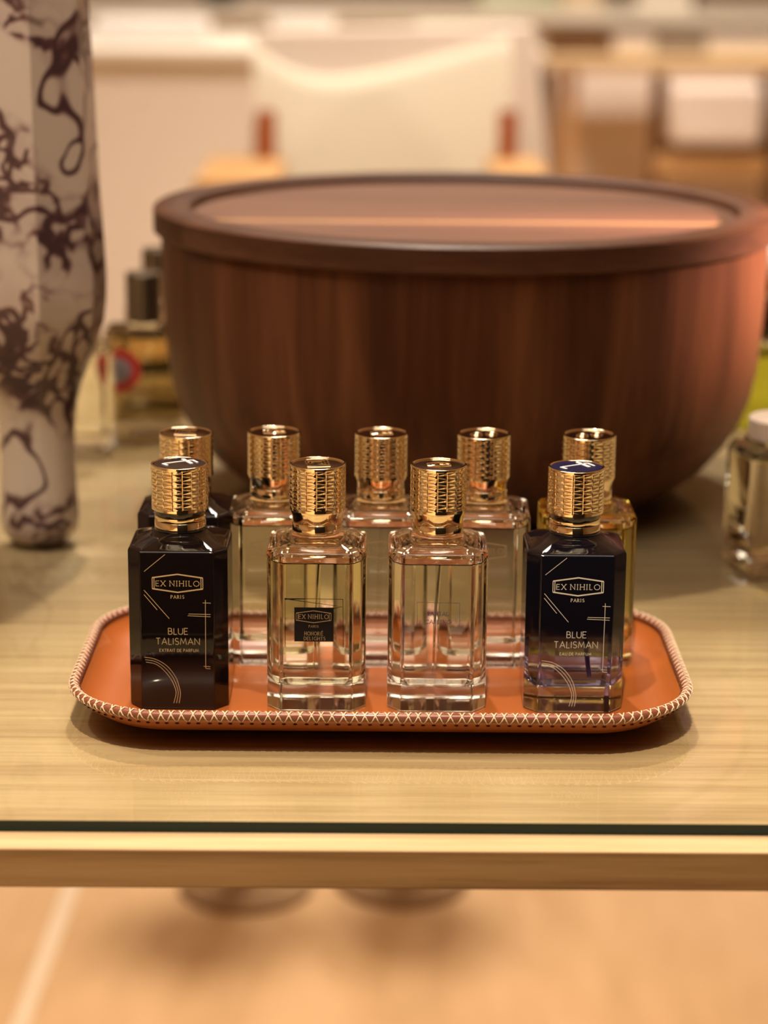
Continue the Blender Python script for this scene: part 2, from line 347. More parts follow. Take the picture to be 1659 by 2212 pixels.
bd = [(0.0050, 0.0124), (0.0012, 0.0150), (-0.0006, 0.0172), (0.0, 0.0188), (0.0017, 0.0196), (0.0036, 0.0188), (0.0056, 0.0166), (0.0050, 0.0158), (0.003, 0.015)]
MB().loft([[(*rr_point(i/NS, o), z) for i in range(NS)] for o, z in bd+[bd[0]]], False, False).build('binding', M['binding'], tr, ang=80)
# cross stitches over the rim: threads run from a hole outside to the next hole inside and back
n_st = 176; th = MB(); ho = MB()
over = [(0.0040, 0.0128), (0.0020, 0.0142), (-0.0004, 0.0162), (-0.0007, 0.0178), (0.0004, 0.0191), (0.0018, 0.0197), (0.0034, 0.0189), (0.0046, 0.0176)]
for i in range(n_st):
    jit = random.uniform(-.08, .08)
    for sgn in (1, -1):
        pts = []
        for k, (o, z) in enumerate(over):
            f_ = k/(len(over)-1); s_ = (i + jit + (f_ if sgn > 0 else 1-f_))/n_st
            x, y = rr_point(s_, o - (0.0002 if sgn > 0 else 0)); pts.append((x, y, z+(0.0002 if sgn > 0 else 0)))
        th.tube(pts, [0.0002, 0.0003, 0.00036, 0.00038, 0.00038, 0.00036, 0.0003, 0.0002], 6)
    for o, z, r in ((0.0047, 0.0118, 0.0010), (0.0050, 0.0171, 0.0005)):
        x, y = rr_point((i+jit)/n_st, o)
        ho.loft([[(x+rr*cos(a)*1.2, y+rr*sin(a)*1.2, z+dz) for a in [2*pi*q/8 for q in range(8)]] for rr, dz in ((r*.3, -r*.6), (r, -r*.15), (r, r*.15), (r*.3, r*.6))])
s1 = th.build('stitching', M['thread'], tr); s1['label'] = 'cream cross stitching'
s2 = ho.build('stitch_hole', M['hole'], tr); s2['kind'] = 'stuff'; s2['label'] = 'dark punched stitch holes'

# ---------------------------------------------------------------- lettering drawn with strokes
def arc(cx, cy_, rx, ry, a0, a1, n=12):
    return [(cx+rx*cos(radians(a0+(a1-a0)*k/n)), cy_+ry*sin(radians(a0+(a1-a0)*k/n))) for k in range(n+1)]
GL = {  # width, strokes, serif spots (x, y, 'h' or 'v')
 'A': (.72, [[(0, 0), (.36, 1), (.72, 0)], [(.13, .34), (.59, .34)]], [(0, 0), (.72, 0)]),
 'B': (.56, [[(0, 0), (0, 1)], [(0, 1), (.25, 1)]+arc(.25, .76, .22, .24, 90, -90)+[(0, .52)], [(.25, .52)]+arc(.28, .26, .26, .26, 90, -90)+[(0, 0)]], []),
 'C': (.8, [arc(.5, .5, .48, .5, 45, 315, 20)], []),
 'D': (.66, [[(0, 0), (0, 1)], [(0, 1), (.2, 1)]+arc(.2, .5, .46, .5, 90, -90, 16)+[(0, 0)]], []),
 'E': (.50, [[(.5, 1), (0, 1), (0, 0), (.5, 0)], [(0, .52), (.42, .52)]], []),
 'F': (.48, [[(.48, 1), (0, 1), (0, 0)], [(0, .52), (.4, .52)]], [(0, 0)]),
 'G': (.85, [arc(.5, .5, .48, .5, 45, 350, 20)+[(.6, .45)]], []),
 'H': (.62, [[(0, 0), (0, 1)], [(.62, 0), (.62, 1)], [(0, .52), (.62, .52)]], [(0, 0), (0, 1), (.62, 0), (.62, 1)]),
 'I': (.02, [[(0, 0), (0, 1)]], [(0, 0), (0, 1)]),
 'L': (.42, [[(0, 1), (0, 0), (.42, 0)]], [(0, 1)]),
 'M': (.84, [[(0, 0), (.12, 1), (.42, .2), (.72, 1), (.84, 0)]], []),
 'N': (.66, [[(0, 0), (0, 1), (.66, 0), (.66, 1)]], [(0, 0), (0, 1), (.66, 1)]),
 'O': (.88, [arc(.44, .5, .44, .5, 0, 360, 28)], []),
 'P': (.48, [[(0, 0), (0, 1), (.2, 1)]+arc(.2, .74, .26, .26, 90, -90)+[(0, .48)]], [(0, 0)]),
 'R': (.54, [[(0, 0), (0, 1), (.2, 1)]+arc(.2, .74, .26, .26, 90, -90)+[(0, .48)], [(.2, .48), (.52, 0)]], [(0, 0), (.52, 0)]),
 'S': (.52, [arc(.27, .75, .22, .25, 30, 270, 12)+arc(.27, .26, .24, .26, 90, -150, 14)], []),
 'T': (.56, [[(0, 1), (.56, 1)], [(.28, 0), (.28, 1)]], [(.28, 0)]),
 'U': (.62, [[(0, 1), (0, .3)]+arc(.31, .3, .31, .3, 180, 360, 14)+[(.62, 1)]], []),
 'X': (.66, [[(0, 0), (.66, 1)], [(0, 1), (.66, 0)]], [(0, 0), (.66, 0), (0, 1), (.66, 1)]),
}
class Print:
    """flat printed marks on a bottle front: local x across, z up, lying at y"""
    def __init__(s, y): s.mb = MB(); s.y = y
    def line(s, pts, w):
        s.k = getattr(s, 'k', 0) + 1; y = s.y - (s.k % 9)*4e-6
        P_ = [Vector(pts[0])]
        for q in pts[1:]:
            if (Vector(q)-P_[-1]).length > 1e-7: P_.append(Vector(q))
        if len(P_) < 2: return
        closed = (P_[0]-P_[-1]).length < 1e-6 and len(P_) > 3; L_, R_ = [], []; n_ = len(P_)
        for k in range(n_):
            d0 = (P_[k]-P_[k-1]).normalized() if k else ((P_[0]-P_[-2]).normalized() if closed else None)
            d1 = (P_[k+1]-P_[k]).normalized() if k < n_-1 else ((P_[1]-P_[0]).normalized() if closed else None)
            d0 = d0 or d1; d1 = d1 or d0
            n0, n1 = Vector((-d0.y, d0.x)), Vector((-d1.y, d1.x)); m = n0+n1
            if m.length < .35: m = n0
            m.normalize(); m *= min(1/max(m.dot(n0), .3), 2.2)*w/2
            L_.append(P_[k]+m); R_.append(P_[k]-m)
        s.mb.add([(p.x, y, p.y) for p in L_+R_], [(n_+k, n_+k+1, k+1, k) for k in range(n_-1)])
    def rect(s, x0, z0, x1, z1): s.mb.add([(x0, s.y, z0), (x1, s.y, z0), (x1, s.y, z1), (x0, s.y, z1)], [(0, 1, 2, 3)])
    def text(s, t, x0, x1, z0, h, w, serif=False, track=0.22):
        wid = 0; lay = []
        for ch in t:
            if ch == ' ': wid += .45; continue
            gw = GL[ch][0]
            if serif and ch == 'I': wid += .12
            lay.append((ch, wid)); wid += gw + track + (.12 if serif and ch == 'I' else 0)
        wid -= track; k = (x1-x0)/(wid*1.0)
        for ch, u in lay:
            _, strokes, ser = GL[ch]
            for st_ in strokes: s.line([(x0+(u+p[0])*k, z0+p[1]*h) for p in st_], w)
            if s.k > 8: s.k = 0
            if serif:
                for sx, sz in ser:
                    s.line([(x0+(u+sx-.11)*k, z0+sz*h), (x0+(u+sx+.11)*k, z0+sz*h)], w)
    def hexlogo(s, cx, cz, hw, hh, ah, w, inner=True, col=None):
        P_ = [(cx-hw, cz+hh), (cx, cz+ah), (cx+hw, cz+hh), (cx+hw, cz-hh), (cx, cz-ah), (cx-hw, cz-hh), (cx-hw, cz+hh)]
        s.line(P_[0:3], w*1.5); s.line(P_[3:6], w*1.5); s.line([P_[2], P_[3]], w*.8); s.line([P_[5], P_[6]], w*.8)
        if inner:
            for sg in (-1, 1): s.line([(cx+sg*(hw-.0010), cz+hh*1.04), (cx+sg*(hw-.0010), cz-hh*1.04)], w*.8)
    def build(s, name, m, parent): return s.mb.build(name, m, parent)

# ---------------------------------------------------------------- perfume bottles
BW, BD, CHX, CHY = 0.0543, 0.054, 0.0072, 0.0085
def oct_ring(inset, z, blend=0.0, rad=0.0, n=72):
    hx, hy = BW/2-inset, BD/2-inset; cx, cy_ = max(CHX-inset*.59, .0005), max(CHY-inset*.59, .0005)
    poly = [(hx-cx, -hy), (hx, -hy+cy_), (hx, hy-cy_), (hx-cx, hy), (-hx+cx, hy), (-hx, hy-cy_), (-hx, -hy+cy_), (-hx+cx, -hy)]
    out = []
    segs = [5, 12, 5, 12]*2
    for k in range(8):
        a, b = poly[k], poly[(k+1) % 8]; ns = segs[k]
        for j in range(ns):
            t = j/ns; x, y = a[0]+(b[0]-a[0])*t, a[1]+(b[1]-a[1])*t
            an = math.atan2(y, x); q = (rad*cos(an), rad*sin(an))
            out.append((x*(1-blend)+q[0]*blend, y*(1-blend)+q[1]*blend, z))
    return out
def body_mesh():
    R = [oct_ring(.0014, 0), oct_ring(.0004, .0006), oct_ring(0, .0018), oct_ring(0, .0888), oct_ring(.0004, .0899), oct_ring(.0014, .0907),
         oct_ring(.0030, .0913, .05, .022), oct_ring(.004, .0926, .45, .0200), oct_ring(.004, .0942, .85, .0172), oct_ring(.004, .0952, 1, .0158), oct_ring(.004, .0966, 1, .0140)]
    return MB().loft(R)
def cavity_mesh(z1=.0832):
    R = [oct_ring(.0125, .0135), oct_ring(.0085, .0140), oct_ring(.0062, .0158), oct_ring(.0050, .0190), oct_ring(.0046, .0230), oct_ring(.0046, z1-.0005), oct_ring(.0049, z1)]
    return MB().loft(R)
def air_mesh():
    R = [oct_ring(.0050, .0836), oct_ring(.0047, .0840), oct_ring(.0050, .0868), oct_ring(.0075, .0884), oct_ring(.008, .0895, .4, .016), oct_ring(.008, .0905, 1, .011)]
    return MB().loft(R)
CR = 0.01555
def cap_mesh(z0, h):
    """gold cap with engine turned relief: upright grooves, rows of tapering leaves between them"""
    nA, nZ, cols, rows = 360, 110, 18, 6
    rings = [[(x*(CR-.0004)/CR, y*(CR-.0004)/CR, z0) for x, y in [(CR*cos(2*pi*i/nA), CR*sin(2*pi*i/nA)) for i in range(nA)]]]
    for k in range(nZ+1):
        v = k/nZ; z = z0+.0002+(h-.0004)*v; r_ = []
        edge = min(1.0, max(0, (v-.055)/.02)) * min(1.0, max(0, (.955-v)/.02))
        vv = (v-.055)/.90*rows
        for i in range(nA):
            u = (i/nA*cols) % 1.0; c = abs(u-.5)*2; d = 0.0
            if c > .90: d -= .00030*(c-.90)/.10
            f1 = abs((vv % 1.0)-.5)*2; f2 = abs(((vv+.5) % 1.0)-.5)*2      # leaves pointing right, leaves pointing left
            t1_ = max(0.0, 1-f1/max(u, .06)); t2_ = max(0.0, 1-f2/max(1-u, .06))
            rib2 = abs(((vv*2 - (u-.5)*1.1) % 1.0)-.5)*2
            d -= .00024*max(t1_, t2_*.7)
            d *= edge; r = CR + d
            r_.append((r*cos(2*pi*i/nA), r*sin(2*pi*i/nA), z))
        rings.append(r_)
    def circ(r, z): return [(r*cos(2*pi*i/nA), r*sin(2*pi*i/nA), z) for i in range(nA)]
    T = z0+h
    rings += [circ(CR-.0003, T), circ(CR-.0012, T+.0001), circ(CR-.0016, T-.0003), circ(CR-.0017, T-.0009)]
    return MB().loft(rings)
CAPZ = {'clear': .1090, 'blue': .1082}; CAPH = .0252
cap_me = {}
def get_cap(kind):
    if kind not in cap_me:
        o = cap_mesh(CAPZ[kind], CAPH).build('cap', M['gold'], ang=60); cap_me[kind] = o.data; return o
    o = bpy.data.objects.new('cap', cap_me[kind]); C.objects.link(o); return o
shared = {}
def share(key, fn, name, m, parent, **kw):
    if key not in shared:
        o = fn().build(name, m, parent, **kw); shared[key] = o; return o
    o = shared[key].copy(); C.objects.link(o); o.name = name; o.parent = parent
    if o.data.materials[0] != m:
        o.data = o.data.copy(); o.data.materials[0] = m
    return o
FY = -BD/2 - 0.00012
def L2(px, py):  # photo pixel on the right-hand dark bottle -> its front face
    return ((px-(1250-(py-1190)*.022))/3980.0, (1543-py)/3823.0)
def c6(X, Y): return L2(1100+X/4.1475, 1180+Y/4.1475)
def smooth_curve(pts, n=8):
    out = []; P_ = [pts[0]]+pts+[pts[-1]]
    for i in range(1, len(P_)-2):
        for k in range(n):
            t = k/n; a, b, c, d = P_[i-1], P_[i], P_[i+1], P_[i+2]
            out.append(tuple(.5*((2*b[j])+(-a[j]+c[j])*t+(2*a[j]-5*b[j]+4*c[j]-d[j])*t*t+(-a[j]+3*b[j]-3*c[j]+d[j])*t**3) for j in (0, 1)))
    out.append(pts[-1]); return out
def talisman_print(parent, m, kind):
    p = Print(FY); LW = .00030
    p.line([c6(330, 248), c6(522, 95)], LW)
    p.line([c6(322, 415), c6(538, 670)], LW); p.line([c6(320, 455), c6(433, 592)], LW)
    p.line([c6(868, 498), c6(850, 1118)], LW)
    for a in (((843, 525), (915, 527)), ((712, 626), (910, 629)), ((705, 642), (908, 650)), ((832, 1100), (892, 1103)), ((851, 1120), (892, 1122))):
        p.line([c6(*a[0]), c6(*a[1])], LW)
    for off in (0, 1, 2):
        q = [(300+off*6, 1022+off*22), (400, 1040+off*22), (500-off*14, 1100+off*20), (575-off*20, 1200+off*12), (606-off*18, 1300+off*6), (612-off*20, 1360), (598-off*24, 1440)]
        p.line(smooth_curve([c6(*z) for z in q]), LW)
    o = p.build('line_art', m, parent)
    p = Print(FY)
    cx, cz = c6(624, 352); xl, _ = c6(398, 352); hw = cx-xl
    p.hexlogo(cx, cz, hw, .0031, .0051, .0005)
    x0, z0 = c6(430, 377); x1, _ = c6(817, 377); p.text('EX NIHILO', x0, x1, z0, .0029, .00030, True, .30)
    x0, z0 = c6(560, 487); x1, _ = c6(678, 487); p.text('PARIS', x0, x1, z0, .0017, .00024, True, .34)
    p.build('logo_print', m, parent)
    p = Print(FY)
    x0, z0 = c6(525, 812); x1, _ = c6(700, 812); p.text('BLUE', x0, x1, z0, .0035, .00034)
    x0, z0 = c6(412, 904); x1, _ = c6(802, 904); p.text('TALISMAN', x0, x1, z0, .0036, .00034)
    if kind == 'extrait':
        x0, z0 = c6(440, 970); x1, _ = c6(790, 970); p.text('EXTRAIT DE PARFUM', x0, x1, z0, .0016, .00024, False, .3)
    else:
        x0, z0 = c6(463, 971); x1, _ = c6(745, 971); p.text('EAU DE PARFUM', x0, x1, z0, .0015, .00022, False, .3)
    p.build('name_print', m, parent)
def glyph(parent, T, m):
    g_ = MB(); R = CR-.0017
    def bar(a, b, w, h=.0003):
        a, b = Vector(a)*R, Vector(b)*R; c = (a+b)/2; d = b-a
        g_.box((c.x, c.y, T+h/2), (d.length, w, h), rz=math.atan2(d.y, d.x))
    bar((-.64, -.2), (-.43, -.47), .0015); bar((-.58, -.17), (.49, .47), .0009); bar((.07, .62), (.49, -.12), .0019); bar((.47, .47), (.71, .06), .0012)
    return g_.build('emblem', m, parent)
def emblem(parent, T, style, m):
    g_ = MB()
    if style == 'hex':
        for s, zz in ((1.0, 0), (.62, 0)):
            P_ = [(-.0062*s, .0028*s), (0, .0052*s), (.0062*s, .0028*s), (.0062*s, -.0028*s), (0, -.0052*s), (-.0062*s, -.0028*s)]
            g_.tube([(x, y, T) for x, y in P_], .00045, 6, closed=True)
        for x in (-.003, 0, .003): g_.box((x, 0, T), (.0009, .0026, .0008))
    elif style == 'square':
        for s in (1.0, .7, .4): g_.tube([(x*s, y*s, T) for x, y in ((-.0060, -.0056), (.0060, -.0056), (.0060, .0056), (-.0060, .0056))], .0006, 6, closed=True)
    else:
        for x in (-.0045, .0045):
            g_.tube([(x+.0028*cos(2*pi*k/20), .0028*sin(2*pi*k/20), T) for k in range(20)], .0008, 6, closed=True)
    return g_.build('emblem', m, parent)

def bottle(loc, kind, label, rz=0.0, liquid='juice_clear', style='square', glassm='clear', name='perfume_bottle'):
    t = thing(name, loc, label, 'perfume bottle', 'gold capped perfume bottles on the leather tray', rz)
    blue = kind in ('extrait', 'parfum', 'black')
    gm = {'extrait': M['black_glass'], 'black': M['black_glass'], 'parfum': M['blue_coated']}.get(kind, M[glassm])
    share('body', body_mesh, 'body', gm, t, ang=25, bevel=.0005)
    if kind in ('clear', 'parfum'):
        share('liquid', cavity_mesh, 'liquid', M[liquid], t, ang=40)
        share('air', air_mesh, 'air_pocket', M['air'], t, ang=40)
        tm = M['tube_violet'] if kind == 'parfum' else M['tube']
        x = .010 if kind == 'parfum' else -.001
        MB().tube([(0.001, 0, .0828), (x*.5, 0, .05), (x, 0, .0155)], .0013, 10).build('dip_tube', tm, t)
    ck = 'blue' if blue else 'clear'
    cap = get_cap(ck); cap.parent = t; T = CAPZ[ck]+CAPH
    cap.rotation_euler = (0, 0, random.uniform(0, .3))
    z0 = CAPZ[ck]
    if blue:
        MB().lathe([(.0137, .0962), (.0141, .0968), (.0141, .0978), (.0137, .0984)], 64).build('neck_ring', M['black_ring'], t)
        MB().lathe([(.0136, .0982), (.0141, .0985), (.0141, .1018), (.0139, .1020), (.0141, .1022), (.0141, .1046), (.0136, .1049)], 64).build('collar', M['gold'], t, ang=50)
        MB().lathe([(.0134, .1047), (.0136, .1050), (.0136, z0+.0006)], 64).build('neck_gap', M['black_ring'], t)
        dm = M['navy'] if kind == 'parfum' else M['black_enamel']
        if kind == 'black': dm = M['gold_flat']
        MB().lathe([(CR-.0017, T-.0010), (CR-.0017, T-.0003), (.0005, T+.0001)], 64).build('cap_disc', dm, cap)
        if kind == 'black': emblem(cap, T+.0001, 'square', M['gold'])
        else: glyph(cap, T-.00005, M['white_enamel'])
        cap.rotation_euler = (0, 0, 0)
    else:
        MB().lathe([(.0130, .0964), (.0139, .0968), (.0141, .0974), (.0141, .1018), (.0139, .1020), (.0141, .1022), (.0141, .1060), (.0150, .1078), (.0151, z0+.0003)], 64).build('collar', M['gold'], t, ang=50)
        MB().lathe([(CR-.0017, T-.0010), (CR-.0017, T-.0006), (.0005, T-.0005)], 64).build('cap_disc', M['gold_flat'], cap)
        emblem(cap, T-.0004, style, M['gold'])
    return t
FZ = GT+0.00405
F_Y = 1.1521+BD/2; B_Y = 1.2285+BD/2
bx = [-0.1120, -0.0365, 0.0297, 0.1050]
t1 = bottle((bx[0], F_Y+.001, FZ), 'extrait', 'opaque black perfume bottle reading extrait de parfum, front left of tray')
talisman_print(t1, M['gold_print'], 'extrait')
t2 = bottle((bx[1], F_Y, FZ), 'clear', 'clear perfume bottle with a small black square label, front row', liquid='juice_straw', style='square')
t3 = bottle((bx[2], F_Y, FZ), 'clear', 'clear perfume bottle with a faint thin framed print, front row beside black square label bottle', liquid='juice_clear', style='hex')
t4 = bottle((bx[3], F_Y+.001, FZ), 'parfum', 'dark perfume bottle fading to clear foot with navy cap top, front right', liquid='juice_blue')
talisman_print(t4, M['silver_print'], 'parfum')
t5 = bottle((-0.1150, B_Y, FZ), 'black', 'black perfume bottle in back row hidden behind the front black one')
t6 = bottle((-0.0640, B_Y+.001, FZ), 'clear', 'clear perfume bottle in back row, between black pair and black square label bottle', liquid='juice_straw', style='hex', rz=.03)
t7 = bottle((-0.0018, B_Y, FZ), 'clear', 'clear perfume bottle at the middle of the back row', liquid='juice_clear', style='hex')
t8 = bottle((0.0575, B_Y, FZ), 'clear', 'clear perfume bottle in back row, second from the right end', liquid='juice_clear', style='rings', rz=-.02)
t9 = bottle((0.1185, B_Y, FZ), 'clear', 'pale yellow perfume bottle at right end of back row behind navy topped one', liquid='juice_yellow', style='rings', glassm='clear_yellow')

# black square label and thin box drawing on the second front bottle
def M2(px, py): return ((px-(684.5-(py-1190)*.004))/3990.0, (1538-py)/3800.0)
p = Print(FY); x0, z0 = M2(637, 1383.5); x1, z1 = M2(722.5, 1309.7); p.rect(x0, z0, x1, z1); p.build('label', M['black_print'], t2)['label'] = 'black square label'
p = Print(FY-.0001); lw = .00022
p.line([M2(617, 1395), M2(617, 1290.5), M2(742.5, 1291.6), M2(743.5, 1396)], lw*1.3)
p.line([M2(617, 1291.5), M2(741, 1307.5), M2(722, 1311.5)], lw*2.0); p.line([M2(617, 1292.5), M2(660, 1291.5)], lw*2)
p.build('box_drawing', M['black_print'], t2)
p = Print(FY-.0002)
cx, cz = M2(679, 1329.5); p.hexlogo(cx, cz, .0095, .0020, .0034, .00026)
p.text('EX NIHILO', cx-.0080, cx+.0080, cz-.0011, .0023, .00026, True, .30)
xx, zz = M2(679, 1352.5); p.text('PARIS', xx-.0026, xx+.0026, zz, .0012, .00016, True, .34)
xx, zz = M2(679.5, 1369.5); p.text('HONOR', xx-.0050, xx+.0030, zz, .0019, .00024, True, .30); p.text('E', xx+.0038, xx+.0050, zz, .0019, .00024, True)
p.line([(xx+.0042, zz+.0022), (xx+.0048, zz+.0027)], .0002)
xx, zz = M2(681, 1380); p.text('DELIGHTS', xx-.0058, xx+.0058, zz, .0018, .00022, True, .30)
p.build('label_print', M['dull_print'], t2)
# thin framed print on the third front bottle
def M3(px, py): return ((px-(945-(py-1190)*.008))/3990.0, (1541-py)/3810.0)
p = Print(FY); p.line([M3(899, 1352), M3(899, 1299), M3(991, 1300), M3(991, 1352)], .00022)
x0, z0 = M3(921, 1327.5); x1, _ = M3(967, 1327.5); p.text('SANTAL', x0, x1, z0, .0021, .00030, True, .26)
x0, z0 = M3(916, 1345); x1, _ = M3(972, 1345); p.text('CALLING', x0, x1, z0, .0021, .00030, True, .26)
p.build('print', M['blue_print'], t3)
for tt in (t6, t7, t8, t9):
    p = Print(FY); p.hexlogo(0, .0712, .0136, .0031, .0051, .0005); p.text('EX NIHILO', -.0117, .0117, .0697, .0029, .00036, True, .3)
    p.text('PARIS', -.0037, .0037, .0635, .0017, .00024, True, .34); p.build('logo_print', M['dull_print'], tt)

# ---------------------------------------------------------------- walnut bowl with its lid
BX, BY, BR, BZ = 0.0590, 1.694, 0.2357, 0.9734
bh = BZ-GT
bowl = thing('wooden_bowl', (BX, BY, GT), 'large round walnut bowl with a flat lid behind the perfume tray', 'bowl')
H0 = bh-.019
prof = [(.124, 0), (.138, .001), (.155, .007), (.170, .016), (.185, .029), (.197, .044), (.2065, .061), (.2125, .079), (.2160, .100), (.2180, .125), (.2195, .152), (.2200, H0-.012), (.2200, H0),
        (.196, H0), (.195, .12), (.186, .06), (.165, .028), (.12, .014)]
prof = [(r*1.0455, z) for r, z in prof]
MB().lathe(prof, 160).build('vessel', M['walnut_side'], bowl, ang=50)
LZ = H0
lid_p = [(.200, LZ), (BR-.002, LZ), (BR, LZ+.0015), (BR, LZ+.0175), (BR-.0018, LZ+.019), (.2085, LZ+.019), (.2070, LZ+.0180), (.2060, LZ+.0120)]
lid = MB().lathe(lid_p, 160, cap1=False).build('lid', M['walnut_rim'], bowl, ang=50)
# recessed lid panel made of boards, one of them pale sapwood
def strip(y0, y1, z, R, th=.004):
    n = 24; top = []
    def X(y): return math.sqrt(max(R*R-y*y, 1e-8))
    ys = [y0+(y1-y0)*k/n for k in range(n+1)]
    rgt = [(X(y), y) for y in ys]; lft = [(-X(y), y) for y in reversed(ys)]; out = rgt+lft
    return MB().loft([[(x, y, z-th) for x, y in out], [(x, y, z) for x, y in out]])
strip(-.2058, -.062, LZ+.0125, .206).build('lid_board', M['walnut_top'], lid)
sb = strip(-.0619, -.046, LZ+.0125, .206).build('lid_board', M['sapwood'], lid); sb['label'] = 'pale sapwood stripe'
strip(-.0459, .070, LZ+.0125, .206).build('lid_board', M['walnut_top'], lid)
strip(.0701, .2058, LZ+.0125, .206).build('lid_board', M['walnut_top'], lid)

# ---------------------------------------------------------------- marble vase
VX, VY = -0.2475, 1.522
def vz(py): return at(80, py, VY).z-GT
vp = [(0.018, 0.0, 1), (.0225, .001, 1), (.0262, .006, 1), (.0275, .015, 1), (.0270, .03, 1)]
for py, rr in ((1000, 79), (920, 80), (870, 86), (830, 97), (790, 113), (750, 128), (700, 141), (650, 147), (600, 148), (500, 144), (400, 139), (200, 134), (0, 127), (-160, 122), (-180, 119)):
    bl = 1.0 if py >= 900 else (0.0 if py < 720 else (py-720)/180.0)
    vp.append((rr/4800*1.585, vz(py), bl))
vp[-1] = (vp[-1][0], vp[-2][1]+.004, 0)
rings = []
NV = 128
for r, z, bl in vp:
    ring = []
    for i in range(NV):
        a = 2*pi*i/NV; f = ((a - radians(-95.7) + pi/8) % (pi/4)) - pi/8
        ro = r*cos(pi/8)/cos(f)*1.13
        rr = r*bl + ro*(1-bl) if bl < 1 else r
        ring.append((rr*cos(a)+.0036*bl, rr*sin(a), z))
    rings.append(ring)
va = MB().loft(rings).build('marble_vase', M['marble'], ang=32)
va.location = (VX, VY, GT); tag(va, 'faceted cream marble vase with dark purple veins, left of bowl', 'vase')

# ---------------------------------------------------------------- other glass bottles on the table
def other_bottle(loc, label, w, d, h, capr, caph, liquid, capm, ring=False, rz=0, group=None, fill=.9, capw=None):
    t = thing('glass_bottle', loc, label, 'glass bottle', group, rz)
    def rec(hx, hy, z, r=.006, n=5):
        out = []
        for (sx, sy, a0) in ((1, -1, -90), (1, 1, 0), (-1, 1, 90), (-1, -1, 180)):
            for k in range(n+1):
                a = radians(a0+90*k/n); out.append((sx*(hx-r)+r*cos(a), sy*(hy-r)+r*sin(a), z))
        return out
    R = [rec(w/2-.002, d/2-.002, 0), rec(w/2, d/2, .002), rec(w/2, d/2, h-.006), rec(w/2-.002, d/2-.002, h-.001), rec(w*.3, d*.3, h, .004), rec(capr*.9, capr*.9, h+.001, .004), rec(capr*.7, capr*.7, h+.007, .003)]
    MB().loft(R).build('body', M['clear'], t)
    R = [rec(w/2-.008, d/2-.008, .012, .003), rec(w/2-.004, d/2-.004, .017), rec(w/2-.004, d/2-.004, h*fill), rec(w/2-.006, d/2-.006, h*fill+.001, .004)]
    MB().loft(R).build('liquid', M[liquid], t)
    c = MB().lathe([(capr*.95, h+.0035), (capr, h+.0045), (capr, h+caph-.001), (capr*.95, h+caph)], 40).build('cap', M[capm], t)
    if ring:
        lb = MB()
        n = 40; y = -d/2-.0003
        lb.add([(ring[0]+r*cos(2*pi*k/n), y, ring[1]+r*sin(2*pi*k/n)) for r in (ring[2], ring[2]*.55) for k in range(n)], [(k, (k+1) % n, n+(k+1) % n, n+k) for k in range(n)])
        lb.build('ring_label', M['red_label'], t)['label'] = 'red ring label'
        l2 = MB(); l2.add([(ring[0]+ring[2]*.55*cos(2*pi*k/n), y, ring[1]+ring[2]*.55*sin(2*pi*k/n)) for k in range(n)], [tuple(range(n))])
        l2.build('label_centre', M['grey_label'], t)
    return t
def tp(px, Y): return at(px, 1000, Y).x
other_bottle((tp(318, 1.86), 1.86, GT), 'clear square bottle with steel cap and red ring label, left of bowl', .066, .045, .093, .0155, .045, 'juice_olive', 'steel_dark', ring=(-.020, .058, .019))
other_bottle((tp(352, 1.96), 1.96, GT), 'steel capped bottle peeking out behind the red ring label bottle', .060, .045, .098, .0155, .046, 'juice_clear', 'steel_dark')
other_bottle((tp(196, 1.80), 1.80, GT), 'pale clear bottle half hidden behind the marble vase', .040, .040, .090, .010, .02, 'juice_clear', 'chrome')
other_bottle((tp(1672, 1.80), 1.84, GT), 'yellow green liquid bottle at right edge beyond the bowl', .056, .045, .085, .014, .040, 'juice_green', 'chrome')
other_bottle((tp(1690, 1.47), 1.47, GT), 'wide clear bottle with pink beige cap at the right edge', .064, .050, .085, .024, .018, 'juice_clear', 'shell', rz=.25)

# ---------------------------------------------------------------- furniture beyond the table, out of focus
def prism(pts, y0, y1):
    """outline in x, z pushed through from y0 to y1"""
    return MB().loft([[(x, y0, z) for x, z in pts], [(x, y1, z) for x, z in pts]])
# lounge chair
CYD = 4.35
ch = thing('lounge_chair', (at(835, 300, CYD).x, CYD, 0), 'cream canvas lounge chair with cognac leather straps behind the bowl', 'chair')
def cl(px, py, Y=CYD): q = at(px, py, Y); return (q.x-ch.location.x, q.z)
top = smooth_curve([cl(548, 95), cl(620, 145), cl(700, 168), cl(800, 160), cl(900, 138), cl(1000, 108), cl(1105, 78)], 6)
n = len(top); rings = []
for (lo, th_) in ((0, 0), (1, 0)): pass
bs = MB(); bot = [(x, .45) for x, z in top]
def bow(x): return .07*(1-(x/.28)**2)
fr = [(x, bow(x), z) for x, z in top]; fb = [(x, bow(x)+.05, .44) for x, z in top]
th_ = .025
bs.loft([[(x, y, z) for x, y, z in fr], [(x, y-.03+.0, z-.03) for x, y, z in fr], [(x, y-.01-.02, .44) for x, y, z in fb], [(x, y+th_-.01, .44) for x, y, z in fb], [(x, y+th_, z-.02) for x, y, z in fr], [(x, y, z) for x, y, z in fr]], False, False, closed=False)
bs.build('back_sling', M['canvas'], ch, ang=60)
sh = [cl(540, 70), cl(1165, 60), cl(1200, 420), cl(1205, 620), cl(520, 620), cl(535, 420)]
prism(sh, .13, .16).build('shell', M['shell'], ch, bevel=.01)
for px in (576, 1097):
    a = cl(px, 236); b = cl(px+2, 348)
    MB().box((a[0], -.02, (a[1]+b[1])/2), (.036, .012, a[1]-b[1])).build('strap', M['cognac'], ch, bevel=.003)
